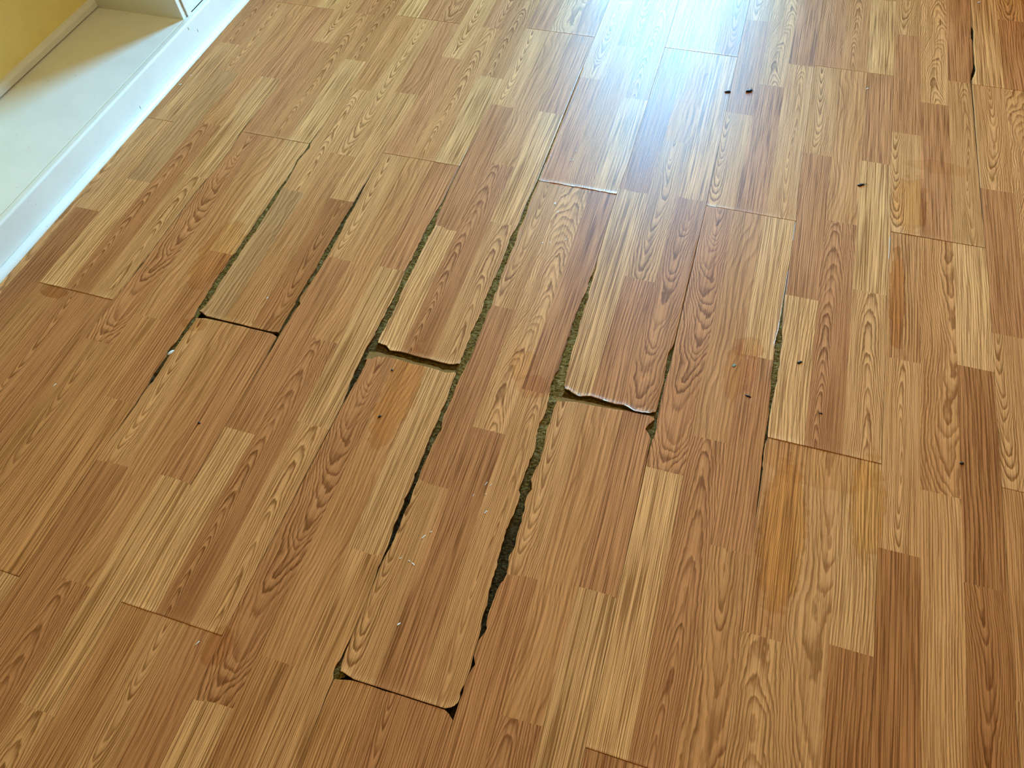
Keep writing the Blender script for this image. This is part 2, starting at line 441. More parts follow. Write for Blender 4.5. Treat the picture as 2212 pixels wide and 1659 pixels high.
# wide open end joints: row -> (upper plank's near edge, lower plank's far edge)
OPEN_END = {
 0: ([(650, 965), (720, 1035), (830, 1040), (900, 1065), (1000, 1085), (1080, 1120), (1180, 1135), (1290, 1165), (1400, 1190), (1480, 1205), (1540, 1195)],
     [(500, 1128), (560, 1104), (640, 1098), (800, 1125), (880, 1150), (1000, 1190), (1180, 1225), (1290, 1255), (1330, 1288), (1430, 1296), (1500, 1290)], (700, 560)),
 2: ([(835, 215), (870, 245), (940, 275), (1000, 295), (1100, 288), (1270, 340), (1400, 380), (1520, 400), (1640, 465), (1740, 485), (1850, 495), (1890, 480)],
     [(740, 345), (800, 345), (900, 350), (1000, 362), (1100, 387), (1250, 417), (1400, 442), (1550, 464), (1700, 494), (1840, 524), (1880, 555)], (1060, 800)),
 -2: ([(1065, 592), (1110, 640), (1300, 690), (1500, 735), (1650, 772), (1800, 808), (1900, 830), (1955, 830)],
      [(1025, 665), (1110, 668), (1300, 707), (1500, 752), (1650, 790), (1800, 824), (1900, 852), (1940, 880)], (230, 560)),
}
OPEN_W = {}
for k, (a, b, (ox, oy)) in OPEN_END.items():
    OPEN_W[k] = tuple(np.array(sorted(un(ox + x / Z5, oy + y / Z5) for x, y in e)) for e in (a, b))
E_CORNER = [(300, 560), (345, 618), (420, 642), (740, 746), (1200, 894), (1500, 990), (1540, 1000), (1600, 958), (1635, 900)]
ECW = np.array(sorted(un(680 + x / Z5, 1344 + y / Z5) for x, y in E_CORNER))

ECL = np.array(sorted(un(680 + x / Z5, 1344 + y / Z5) for x, y in [(215, 640), (340, 634), (420, 646), (740, 752), (780, 772), (870, 796), (900, 802), (1200, 900), (1540, 1008), (1572, 1118)]))
def end_near(k, yj, x):     # near edge of the plank beyond joint yj
    if k in OPEN_W and abs(yj - JOINT[k]) < 0.1: return float(np.interp(x, OPEN_W[k][0][:, 0], OPEN_W[k][0][:, 1])) + 0.004 * vnoise(x * 40, k, 1.5)
    if k == 1 and abs(yj - (JOINT[1] - PL)) < 0.1: return float(np.interp(x, ECW[:, 0], ECW[:, 1]))
    return yj + 0.0016 + 0.0012 * vnoise(x * 30, k, 4.4)
def end_far(k, yj, x):      # far edge of the plank before joint yj
    if k in OPEN_W and abs(yj - JOINT[k]) < 0.1: return float(np.interp(x, OPEN_W[k][1][:, 0], OPEN_W[k][1][:, 1])) + 0.004 * vnoise(x * 40, k, 9.5)
    if k == 1 and abs(yj - (JOINT[1] - PL)) < 0.1:
        return float(np.interp(x, ECL[:, 0], ECL[:, 1])) - 0.004
    return yj - 0.0012

# ------------------------------------------------------------------ printed decors of the planks
TONE = {'L1': srgb(212, 170, 119), 'L2': srgb(204, 159, 109), 'M1': srgb(195, 147, 98), 'M2': srgb(187, 137, 93),
        'M3': srgb(187, 150, 106), 'D1': srgb(175, 125, 80)}
# stave: (end, tone, kind, centre across (-1..1), size)
DECOR = {
 'P': [[(1.75, 'L1', 'S', 0, 1.6), (4.03, 'M2', 'S', 0.3, 1.0), (5.9, 'L2', 'D', -0.2, 1.0)],
       [(2.95, 'M2', 'U', -0.35, 1.0), (5.9, 'M1', 'O', 0.6, 0.8)],
       [(2.0, 'L2', 'U', 0.25, 1.3), (4.05, 'L1', 'F', 0, 1.0), (5.9, 'M2', 'F', 0, 1.0)]],
 'Q': [[(1.73, 'L2', 'D', -0.6, 1.0), (3.85, 'M2', 'S', 0, 0.9), (5.9, 'L2', 'D', -0.1, 1.1)],
       [(2.4, 'M2', 'F', 0, 1.0), (5.9, 'L2', 'A', 0.3, 1.0)],
       [(2.93, 'L2', 'V', 0.15, 1.2), (5.9, 'M2', 'F', 0, 0.9)]],
 'R': [[(2.37, 'L1', 'F', 0, 1.2), (5.9, 'M2', 'B', 0.1, 1.0)],
       [(2.8, 'M2', 'U', 0.1, 1.3), (5.9, 'M1', 'O', -0.3, 0.9)],
       [(1.8, 'M1', 'B', 0.0, 1.5), (3.84, 'M2', 'S', -0.4, 1.5), (5.9, 'L1', 'S', 0, 1.0)]],
 'T': [[(2.9, 'L1', 'F', 0, 1.5), (5.9, 'M2', 'S', 0, 1.0)],
       [(1.59, 'M2', 'S', 0.2, 1.4), (3.9, 'L2', 'D', 0, 1.2), (5.9, 'M1', 'O', 0, 1.0)],
       [(2.95, 'M2', 'B', -0.1, 1.2), (5.9, 'L2', 'F', 0, 1.0)]],
 'U': [[(2.0, 'M3', 'O', 0, 0.7), (4.03, 'L2', 'U', 0.2, 1.0), (5.9, 'M1', 'S', 0, 1.0)],
       [(2.75, 'M1', 'W', 0, 1.2), (5.9, 'L2', 'D', 0, 1.0)],
       [(2.0, 'D1', 'D', 0.1, 1.2), (4.1, 'L2', 'S', 0.3, 1.3), (5.9, 'M2', 'O', 0, 1.0)]],
 'V': [[(2.07, 'D1', 'F', 0, 0.8), (4.08, 'L2', 'V', 0, 1.1), (5.9, 'M1', 'S', -0.4, 1.7)],
       [(2.71, 'L2', 'S', 0.5, 1.3), (5.9, 'M1', 'B', 0.75, 1.5)],
       [(1.96, 'D1', 'D', -0.2, 1.1), (4.16, 'D1', 'S', 0.2, 1.7), (5.9, 'L1', 'S', 0, 1.3)]],
 'X': [[(2.0, 'M2', 'S', 0, 1.0), (4.01, 'L2', 'A', 0, 1.3), (5.9, 'M1', 'F', 0, 1.5)],
       [(5.9, 'L2', 'B', 0.6, 1.6)],
       [(2.0, 'M2', 'O', 0, 1.0), (4.1, 'D1', 'S', 0.2, 1.8), (5.9, 'L1', 'S', 0.2, 1.3)]],
 'K': [[(2.08, 'M2', 'W', 0.2, 1.0), (4.0, 'L2', 'D', 0, 1.0), (5.9, 'M1', 'S', 0, 1.0)],
       [(2.9, 'M1', 'U', 0, 1.0), (5.9, 'M2', 'D', 0.2, 1.0)],
       [(1.79, 'L1', 'F', 0, 1.2), (3.9, 'M1', 'U', -0.2, 1.0), (5.9, 'M2', 'S', 0, 1.0)]],
}
# which decor lies where: (row, 0 = plank beyond the joint of that row, -1 = plank before it)
LAY = {(-5, 0): 'K', (-5, -1): 'X', (-4, 0): 'P', (-4, -1): 'K', (-3, 0): 'K', (-3, -1): 'R', (-2, 0): 'U', (-2, -1): 'P', (-1, 0): 'K', (-1, -1): 'P',
       (0, 0): 'P', (0, -1): 'R', (1, 0): 'K', (1, -1): 'Q', (2, 0): 'T', (2, -1): 'P', (3, 0): 'Q', (3, -1): 'R',
       (4, 0): 'P', (4, -1): 'X', (5, 0): 'Q', (5, -1): 'V', (6, 0): 'Q', (6, -1): 'U'}
# single staves that differ from the decor: (row, plank) -> {(strip, index): (tone, kind, centre, size)}
OVR = {(-3, -1): {(0, 0): ('M1', 'D', 0.1, 1.3), (1, 0): ('M1', 'S', 0, 1.0), (2, 0): ('M1', 'F', 0, 1.2)},
       (0, -1): {(1, 0): ('M1', 'S', 0, 1.2), (2, 0): ('M1', 'S', 0, 1.0), (1, 1): ('M1', 'O', 0.2, 0.7), (2, 1): ('L2', 'F', 0, 1.2)},
       (1, 0): {(0, 0): ('M2', 'S', 0.2, 0.9), (1, 0): ('M1', 'W', 0.3, 1.0)},
       (-4, 0): {(0, 1): ('M3', 'O', 0, 0.8)}}
RND = ['P', 'K', 'Q', 'U', 'R', 'X', 'V', 'T']

def grain(kind, cx, size, length, seed):
    """ring axis offset, depth, slope; ring frequency, wobble, contrast; zigzag, fine"""
    r = random.Random(seed)
    c = cx * 0.034
    if kind == 'S': return (0.16 + c, 0.02, 0.010), (250 / size, 0.50, 0.85), (0.22, 0.75)
    if kind == 'F': return (0.20 + c, 0.02, 0.005), (400 / size, 0.35, 0.80), (0.20, 1.0)
    if kind == 'O': return (0.08 + c, 0.04, 0.045), (95 / size, 0.9, 0.55), (0.12, 0.55)
    if kind == 'W': return (0.045 + c, 0.02, -0.07), (260 / size, 1.3, 0.9), (0.20, 0.55)
    sl = 0.062 / size ** 0.5
    if kind == 'U': return (c, 0.007, sl), (430 / size, 0.42, 1.0), (0.34, 0.5)
    if kind == 'D': return (c, 0.007 + sl * length, -sl), (430 / size, 0.45, 1.0), (0.30, 0.5)
    if kind == 'A': return (c, 0.014, 0.085 / size), (350 / size, 0.75, 0.95), (0.36, 0.5)
    if kind == 'B': return (c, 0.014 + 0.085 / size * length, -0.085 / size), (350 / size, 0.75, 0.95), (0.32, 0.5)
    if kind == 'V': return (c, -sl * length * 0.42, sl), (430 / size, 0.42, 1.0), (0.28, 0.5)
    return (0.15, 0.02, 0.0), (200, 0.5, 0.6), (0.1, 0.5)

# ------------------------------------------------------------------ floor
floor = box('floor', M_SUB, None, -1.30, ROOM_R, ROOM_B, ROOM_F, -0.06, -0.016)
tag(floor, kind='structure', label='oak look laminate floor with water damaged open joints')

def ramp(d, w):
    if d >= w: return 0.0
    u = 1 - d / w
    return u * u

def set_attr(me, name, arr, typ):
    a = me.attributes.new(name, typ, 'POINT')
    key = 'color' if 'COLOR' in typ else 'vector'
    a.data.foreach_set(key, np.asarray(arr, dtype=np.float32).ravel())

def in_frame(x0, x1, y0, y1):
    for i in range(9):
        for j in range(25):
            x = x0 + (x1 - x0) * i / 8; y = y0 + (y1 - y0) * j / 24
            q = CM.T @ (np.array([x * W, y * W, 0]) - CAM)
            if q[2] > -0.05: continue
            px = 1106 + FPX * q[0] / -q[2]; py = 829.5 - FPX * q[1] / -q[2]
            if -8 < px < 2220 and -8 < py < 1667: return True
    return False

# lifted, swollen plank ends (near end, far end) in metres
LIFT = {(0, 0): (0.0032, 0.0), (2, 0): (0.0034, 0.0), (-2, 0): (0.0024, 0.0), (1, 0): (0.0028, 0.0), (3, 0): (0.0016, 0.0),
        (4, 0): (0.0020, 0.0), (5, 0): (0.0020, 0.0), (-1, 0): (0.0018, 0.0), (-3, 0): (0.0020, 0.0), (-4, 0): (0.0018, 0.0),
        (1, -1): (0.0022, 0.0), (-1, -1): (0.0014, 0.0), (3, -1): (0.0012, 0.0), (2, 1): (0.0010, 0.0)}
SIDE_LIFT = {1: (0.0004, 0.0008), 2: (0.0006, 0.0012), 4: (0.0016, 0.0), 0: (0.0003, 0.0012), -2: (0.0004, 0.0008), -1: (0.0003, 0.0008), 3: (0.0004, 0.0004), 5: (0.0006, 0.0)}

XWALL = -4.43 - 0.03
M_GLINT = mat_flat('painted_white_glint', srgb(236, 234, 228), 0.3, 0.5, 0.06, 200)  # white colour stands in for light glinting off the lips
def _x(px, py): return un(px, py)[0]
def _y(px, py): return un(px, py)[1]
# window glints painted as white strips along plank edges: (row, plank) -> (side, from, to, width in m)
GLINTS = {(2, 0): [('near', _x(1238, 851), _x(1254, 855), .0035), (('near'), _x(1301, 865), _x(1326, 872), .0030), ('near', _x(1348, 876), _x(1412, 893), .0035)],
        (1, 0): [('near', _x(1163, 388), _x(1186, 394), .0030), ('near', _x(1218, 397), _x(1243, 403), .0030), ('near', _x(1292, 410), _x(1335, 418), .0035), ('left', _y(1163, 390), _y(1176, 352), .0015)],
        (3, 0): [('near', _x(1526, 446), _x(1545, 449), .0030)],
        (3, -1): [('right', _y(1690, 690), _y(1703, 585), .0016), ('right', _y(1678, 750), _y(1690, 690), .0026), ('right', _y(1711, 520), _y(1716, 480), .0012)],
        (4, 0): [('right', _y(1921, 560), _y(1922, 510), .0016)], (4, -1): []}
def build_plank(k, n):
    y0 = JOINT[k] + n * PL; y1 = y0 + PL
    if y0 > ROOM_F / W or y1 < ROOM_B / W: return
    lo = max(y0, ROOM_B / W + 0.02); hi = min(y1, ROOM_F / W - 0.02)
    if hi - lo < 0.1: return
    vis = in_frame(max(k, XWALL), min(k + 1, ROOM_R / W), lo, hi)
    step = 0.0065 if vis else 0.05
    seed = k * 17 + n * 5
    dec = LAY.get((k, n)) or RND[(k * 3 + n * 5 + 40) % len(RND)]
    near, far = LIFT.get((k, n), (0.0008, 0.0))
    if not vis: near = far = 0.0
    rnd = random.Random(seed)
    base_z = rnd.uniform(-0.00025, 0.00025)
    xl_lim = XWALL
    length = hi - lo
    # rows
    ds = [0, 0.0012, 0.003, 0.006, 0.010, 0.015, 0.021] if vis else [0, 0.02]
    Lm = length * W
    ts = list(ds)
    cuts = []
    for s in range(3):
        for (v, *_r) in DECOR[dec][s][:-1]:
            c = (y0 + v - lo) * W
            if 0.03 < c < Lm - 0.03: cuts.append(c)
    mid = list(np.linspace(ds[-1], Lm - ds[-1], max(2, int((Lm - 2 * ds[-1]) / step)))[1:-1])
    for c in cuts:
        if not mid: break
        i = min(range(len(mid)), key=lambda q: abs(mid[q] - c)); mid[i] = c
    ts = sorted(set([round(a, 6) for a in ts + mid + [Lm - d for d in ds]]))
    ncol = {0: [0, .02, .07, .17, .34, .62, 1], 1: [0, .25, .5, .75, 1], 2: [0, .38, .66, .83, .93, .98, 1]} if vis else {0: [0, 1], 1: [0, 1], 2: [0, 1]}
    sl, sr = SIDE_LIFT.get(k, (0.0, 0.0))[1], SIDE_LIFT.get(k + 1, (0.0, 0.0))[0]
    at_wall_lo = lo > y0 + 0.01; at_wall_hi = hi < y1 - 0.01
    def pos(s, u, t):
        yn = lo + t / W
        xn = k + (s + u) / 3.0
        ya = lo if at_wall_lo else end_near(k, y0, xn)
        yb = hi if at_wall_hi else end_far(k, y1, xn)
        y = ya + (yb - ya) * (t / Lm)
        xl = max(edge_left(k, y), xl_lim); xr = min(edge_right(k + 1, y), ROOM_R / W - 0.02)
        bl = max(k + 1 / 3, xl + 0.001); br = max(k + 2 / 3, xl + 0.002)
        if s == 0: x = xl + (bl - xl) * u
        elif s == 1: x = bl + (br - bl) * u
        else: x = br + (max(xr, br + .002) - br) * u
        dl = (x - xl) * W; dr = (xr - x) * W; dn = (y - ya) * W; df = (yb - y) * W
        z = base_z
        if vis:
            gl = min(1.0, gapw(k, y) / 0.06) if xl > xl_lim else 0; gr = min(1.0, gapw(k + 1, y) / 0.06)
            z += near * 0.75 * ramp(dn, 0.011) * (0.75 + 0.5 * vnoise(x * 9, y * 3, 2.2)) + far * ramp(df, 0.008)
            z += (0.0002 + sl * gl) * ramp(dl, 0.008) + (0.0002 + sr * gr) * ramp(dr, 0.008)
            z += 0.00022 * vnoise(x * 2.1 + k, y * 1.3, 8.1)
            m = min(dl if gl > 0.08 else 1, dr if gr > 0.08 else 1, dn)
            if m < 0.0010: z -= 0.0005 * (1 - m / 0.0010)
            m = min(dl, dr, df)
            if m < 0.0010: z -= 0.00010 * (1 - m / 0.0010)
        return (x * W, y * W, z)
    grid = {}
    for s in range(3):
        for j, t in enumerate(ts):
            for i, u in enumerate(ncol[s]):
                grid[s, j, i] = pos(s, u, t)
    nr = len(ts)
    # core board
    ringv = [(0, j, 0) for j in range(nr)]
    ringv += [(s, nr - 1, i) for s in range(3) for i in range(len(ncol[s])) if not (s == 0 and i == 0) and not (s > 0 and i == 0)]
    ringv += [(2, j, len(ncol[2]) - 1) for j in range(nr - 2, -1, -1)]
    ringv += [(s, 0, i) for s in (2, 1, 0) for i in range(len(ncol[s]) - 1, -1, -1) if not (s == 2 and i == len(ncol[2]) - 1) and not (s < 2 and i == len(ncol[s]) - 1) and not (s == 0 and i == 0)]
    top = [grid[q] for q in ringv]
    nt = len(top)
    v = [(a, b, c - 0.0011) for a, b, c in top] + [(a, b, -0.0085) for a, b, c in top]
    f = [(i, nt + i, nt + (i + 1) % nt, (i + 1) % nt) for i in range(nt)]
    f += [tuple(range(2 * nt - 1, nt - 1, -1))]
    me = bpy.data.meshes.new('plank'); me.from_pydata(v, [], f)
    plank = link('plank', me, M_CORE, floor)
    for (side, a, b, wd) in GLINTS.get((k, n), []):
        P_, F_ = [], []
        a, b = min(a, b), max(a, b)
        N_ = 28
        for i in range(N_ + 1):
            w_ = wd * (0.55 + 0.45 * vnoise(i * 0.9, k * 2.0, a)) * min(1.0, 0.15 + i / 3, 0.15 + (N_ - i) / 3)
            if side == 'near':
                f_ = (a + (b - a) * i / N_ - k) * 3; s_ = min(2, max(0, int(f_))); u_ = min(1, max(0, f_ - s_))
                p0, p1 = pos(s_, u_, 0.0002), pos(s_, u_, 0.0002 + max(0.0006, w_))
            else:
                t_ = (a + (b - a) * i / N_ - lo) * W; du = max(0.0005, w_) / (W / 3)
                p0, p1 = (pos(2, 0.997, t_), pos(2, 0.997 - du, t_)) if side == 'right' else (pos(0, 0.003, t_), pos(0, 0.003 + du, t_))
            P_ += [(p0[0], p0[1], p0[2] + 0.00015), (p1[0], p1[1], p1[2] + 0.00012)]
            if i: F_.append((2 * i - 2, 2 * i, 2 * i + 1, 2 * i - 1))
        me = bpy.data.meshes.new('painted_glint'); me.from_pydata(P_, [], F_)
        link('painted_glint', me, M_GLINT, plank)
    # decor layer: the printed staves
    joined = None if vis else ([], [], [], [], [], [], [])
    for s in range(3):
        v0 = 0.0
        for q, (v1, tone, kind, cx, size) in enumerate(DECOR[dec][s]):
            a = max(0.0, (y0 + v0 - lo) * W); b = min(Lm, (y0 + min(v1, PL) - lo) * W)
            jj = [j for j, t in enumerate(ts) if a - 1e-4 - (0 if vis else 0.03) <= t <= b + 1e-4 + (0 if vis else 0.03)]
            v0_, v0 = v0, v1
            tone, kind, cx, size = OVR.get((k, n), {}).get((s, q), (tone, kind, cx, size))
            if len(jj) < 2 or b - a < 0.01: continue
            dseed = (ord(dec) * 13 + s * 5 + q) * 1.37
            gA, gB, gE = grain(kind, cx, size, (min(v1, PL) - v0_) * W, int(dseed * 100))
            tr = random.Random(seed * 31 + s * 7 + q)
            g = 1 + tr.uniform(-0.05, 0.05)
            col = tuple(c * g * f_ for c, f_ in zip(TONE[tone], (1.08, 0.87, 0.70)))
            P, F, UV, CC, AA, BB, EE = ([], [], [], [], [], [], []) if vis else joined
            ofs = len(P)
            nc = len(ncol[s])
            for j in jj:
                for i in range(nc):
                    p = grid[s, j, i]; P.append(p)
            nq = len(jj)
            for j in range(nq - 1):
                for i in range(nc - 1):
                    F.append((ofs + j * nc + i, ofs + j * nc + i + 1, ofs + (j + 1) * nc + i + 1, ofs + (j + 1) * nc + i))
            ntop = len(F)
            # border skirt
            br = [j * nc for j in range(nq)] + [(nq - 1) * nc + i for i in range(1, nc)] + [j * nc + nc - 1 for j in range(nq - 2, -1, -1)] + [i for i in range(nc - 2, 0, -1)]
            sk = len(P)
            for i in br: P.append(P[ofs + i])
            for i in br:
                a_ = P[ofs + i]; P.append((a_[0], a_[1], a_[2] - 0.0011))
            nb = len(br)
            for i in range(nb):
                F.append((sk + i, sk + (i + 1) % nb, sk + nb + (i + 1) % nb, sk + nb + i))
            cxw = (k + (s + 0.5) / 3) * W; cyw = (y0 + v0_) * W
            for p in P[ofs:]:
                UV.append((p[0] - cxw, p[1] - cyw, dseed)); CC.append((*col, 1)); AA.append(gA); BB.append(gB); EE.append((*gE, 0))
            if vis:
                stave_obj(P, F, ntop, UV, CC, AA, BB, EE, plank)
    if not vis and joined[0]:
        stave_obj(*joined[:2], 0, *joined[2:], plank)

def stave_obj(P, F, ntop, UV, CC, AA, BB, EE, plank):
    me = bpy.data.meshes.new('stave'); me.from_pydata(P, [], F)
    sm = np.zeros(len(F), dtype=bool); sm[:ntop] = True
    me.polygons.foreach_set('use_smooth', sm)
    set_attr(me, 'guv', UV, 'FLOAT_VECTOR'); set_attr(me, 'gA', AA, 'FLOAT_VECTOR'); set_attr(me, 'gB', BB, 'FLOAT_VECTOR')
    set_attr(me, 'gE', EE, 'FLOAT_VECTOR'); set_attr(me, 'gC', CC, 'FLOAT_COLOR')
    return link('stave', me, lam_for(P), plank)

for k in range(-5, 13):
    for n in range(-3, 3):
        build_plank(k, n)

# ------------------------------------------------------------------ dirt and swollen fibre in the open joints
def dirt_strip(pts, name='gap_dirt'):
    """pts: list of (left point, right point, depth, darkness)"""
    P, F, K = [], [], []
    nc = 9
    for (a, b, dz, dk) in pts:
        for i in range(nc):
            u = i / (nc - 1)
            x = a[0] + (b[0] - a[0]) * u; y = a[1] + (b[1] - a[1]) * u
            z = dz + 0.0016 * vnoise(x * 240, y * 240, 1.0) + 0.0012 * vnoise(x * 70, y * 70, 5.0)
            P.append((x, y, min(z, -0.0012))); K.append((dk, 0, 0))
    for j in range(len(pts) - 1):
        for i in range(nc - 1):
            F.append((j * nc + i, j * nc + i + 1, (j + 1) * nc + i + 1, (j + 1) * nc + i))
    me = bpy.data.meshes.new(name); me.from_pydata(P, [], F)
    set_attr(me, 'gk', K, 'FLOAT_VECTOR')
    o = link(name, me, M_DIRT, floor); tag(o, kind='stuff')

DARK = {1: [(997, 800, 0), (936, 938, .35), (880, 1080, .95), (801, 1268, .95), (745, 1420, .6), (735, 1450, .1)],
        2: [(1206, 830, 0), (1155, 962, .15), (1125, 1060, .5), (1100, 1150, .8), (1050, 1290, .85), (985, 1535, .9)],
        0: [(885, 584, 0), (824, 702, .25), (804, 746, .45), (774, 800, .7), (743, 871, .9)],
        -2: [(506, 554, 0), (422, 680, .1), (380, 740, .2), (358, 766, .3), (340, 800, .95), (236, 950, .95)],
        -1: [(753, 466, .5), (702, 557, .1), (658, 628, .3), (604, 719, .6), (545, 820, .95)],
        3: [(1452, 752, .3), (1405, 952, .35)], 4: [(1671, 806, 0), (1659, 921, .3), (1646, 1016, .6)], 6: [(2100, 60, .9)], -3: [(395, 456, .8)]}
DARKY = {k: np.array(sorted((un(px, py)[1], d) for px, py, d in v)) for k, v in DARK.items()}
for k in GAPS:
    ys = sorted(set([y for y, x in EDGE_R[k] if -13 < y < 19]))
    y = min(ys); seg = []
    while y < max(ys):
        g = gapw(k, y)
        if g > 0.008:
            d = float(np.interp(y, DARKY[k][:, 0], DARKY[k][:, 1]))
            a = np.interp(y, EDGE_L[k][:, 0], EDGE_L[k][:, 1]) * W - 0.003; b = np.interp(y, EDGE_R[k][:, 0], EDGE_R[k][:, 1]) * W + 0.003
            seg.append(((a, y * W), (b, y * W), -0.0024 - 0.0090 * d, 0.92 * d))
        else:
            if len(seg) > 2: dirt_strip(seg)
            seg = []
        y += 0.012
    if len(seg) > 2: dirt_strip(seg)
for k in (0, 2):
    A, B = OPEN_W[k]
    seg = []
    for i in range(60):
        x = k + i / 59
        seg.append(((x * W, np.interp(x, B[:, 0], B[:, 1]) * W - 0.003), (x * W, np.interp(x, A[:, 0], A[:, 1]) * W + 0.003), -0.0055, 0.45))
    dirt_strip(seg)
    # the broken tongue of the nearer plank
    bm = bmesh.new()
    prev = None
    for i in range(48):
        x = k + 0.02 + 0.95 * i / 47
        yb_ = np.interp(x, B[:, 0], B[:, 1]); ya_ = np.interp(x, A[:, 0], A[:, 1])
        yy = (yb_ + (ya_ - yb_) * (0.42 + 0.12 * vnoise(x * 14, k, 3.0))) * W
        cs = [bm.verts.new((x * W, yb_ * W - 0.002, -0.0026)), bm.verts.new((x * W, yy, -0.0030 + 0.0006 * vnoise(x * 60, 2, 1))), bm.verts.new((x * W, yy + 0.0006, -0.0050)), bm.verts.new((x * W, yb_ * W - 0.002, -0.0060))]
        if prev:
            for a in range(4): bm.faces.new((prev[a], cs[a], cs[(a + 1) % 4], prev[(a + 1) % 4]))
        prev = cs
    me = bpy.data.meshes.new('tongue'); bm.to_mesh(me); bm.free()
    link('tongue', me, mat_flat('tongue_fibre', srgb(138, 106, 58), 0.9, 0.1, 0.4, 200), floor)

# ------------------------------------------------------------------ left side: built-in bookcase, baseboard, wall
XF = -4.43 * W                       # where the shoe moulding meets the floor
HS = 0.42 * W                        # top of the bottom shelf
XB = XF - 0.17 * W                   # joint between shelf and baseboard cap
XBACK = -6.09 * W
YE = 7.70 * W                        # near face of the bookcase's far side panel
YN = ROOM_B
base = empty('baseboard_left', (XF, 0, 0)); tag(base, kind='structure', label='white painted baseboard with shoe moulding under the bookcase')
def rel(o): o.matrix_parent_inverse = o.parent.matrix_world.inverted(); return o
bpy.context.view_layer.update()
sw, sh = 0.016, 0.015
q = [(XF - sw, 0.0), (XF, 0.0)] + [(XF - sw + sw * math.cos(a), 0.003 + (sh - 0.003) * math.sin(a)) for a in [i * math.pi / 2 / 8 for i in range(9)]]
rel(prism_y('shoe_moulding', M_WHITE, base, q, ROOM_B, ROOM_F, True))
xb = XF - sw
prof = [(xb - 0.018, 0.0), (xb, 0.0), (xb, HS - 0.009)] + [(xb - 0.006 + 0.006 * math.cos(a), HS - 0.006 + 0.0055 * math.sin(a)) for a in [i * math.pi / 2 / 6 for i in range(7)]] + [(xb - 0.0175, HS - 0.001), (xb - 0.018, HS - 0.002)]
rel(prism_y('baseboard_face', M_WHITE, base, prof, ROOM_B, ROOM_F))

wl = box('wall_left', M_YELLOW, None, XBACK - 0.08, XBACK, ROOM_B, ROOM_F, -0.06, ROOM_H); tag(wl, kind='structure')

bc = empty('built_in_bookcase', (XB, YE, 0)); tag(bc, 'white built-in bookcase bottom shelf in front of the yellow wall', 'bookcase')
bpy.context.view_layer.update()
rel(box('bottom_shelf', M_WHITE, bc, XBACK, XB - 0.0008, YN, YE, HS - 0.019, HS, bevel=0.0008))
rel(box('side_panel', M_WHITE, bc, XBACK, XB - 0.001, YE, YE + 0.018, 0.0, ROOM_H - 0.3, bevel=0.0012))
rel(box('face_stile', M_WHITE, bc, XB - 0.022, XB + 0.003, YE + 0.0195, YE + 0.038, HS - 0.002, ROOM_H - 0.3, bevel=0.0012))
rel(box('front_panel', M_WHITE, bc, XB - 0.022, XB - 0.004, YE + 0.038, ROOM_F, HS - 0.002, ROOM_H - 0.3))
q = [(XBACK, HS + 0.0035), (XBACK + 0.012, HS + 0.0035), (XBACK + 0.012, HS + 0.017), (XBACK + 0.007, HS + 0.024), (XBACK, HS + 0.027)]
rel(prism_y('back_cleat', M_WHITE, bc, q, YN, YE))
rel(box('caulk_line', M_DARKGAP, bc, XB - 0.0012, XB + 0.0004, YN, YE, HS - 0.004, HS - 0.0006))
rel(box('top_board', M_WHITE, bc, XBACK, XB, YN, ROOM_F, ROOM_H - 0.3, ROOM_H - 0.28))
soff = box('wall_soffit', M_YELLOW, None, XBACK, XB, ROOM_B, ROOM_F, ROOM_H - 0.28, ROOM_H); tag(soff, kind='structure')

# ------------------------------------------------------------------ the rest of the room (outside the frame, lights the floor)
def wall_with_hole(name, y, th, x0, x1, holes, mat):
    w = empty(name, (0, y, 0)); tag(w, kind='structure')
    bpy.context.view_layer.update()
    xs = sorted(set([x0, x1] + [h for q in holes for h in q[:2]]))
    for a, b in zip(xs[:-1], xs[1:]):
        hz = [q for q in holes if q[0] <= a + 1e-6 and q[1] >= b - 1e-6]
        if hz:
            h = hz[0]
            if h[2] > 0: rel(box('wall_panel', mat, w, a, b, y, y + th, 0, h[2]))
            rel(box('wall_panel', mat, w, a, b, y, y + th, h[3], ROOM_H))
        else: rel(box('wall_panel', mat, w, a, b, y, y + th, -0.06, ROOM_H))
    return w
DX0, DX1 = (WIN_X0 + WIN_X1) / 2 - 0.42, (WIN_X0 + WIN_X1) / 2 + 0.42
wall_with_hole('wall_far', ROOM_F, 0.1, XBACK - 0.08, ROOM_R + 0.1, [(DX0, DX1, 0.0, 2.04)], M_YELLOW)
wall_with_hole('wall_back', ROOM_B - 0.1, 0.1, XBACK - 0.08, ROOM_R + 0.1, BWIN, M_TAN)
wr = box('wall_right', M_TAN, None, ROOM_R, ROOM_R + 0.1, ROOM_B, ROOM_F, -0.06, ROOM_H); tag(wr, kind='structure')
ce = box('ceiling', M_CEIL, None, XBACK - 0.08, ROOM_R + 0.1, ROOM_B - 0.1, ROOM_F + 0.1, ROOM_H, ROOM_H + 0.05); tag(ce, kind='structure')

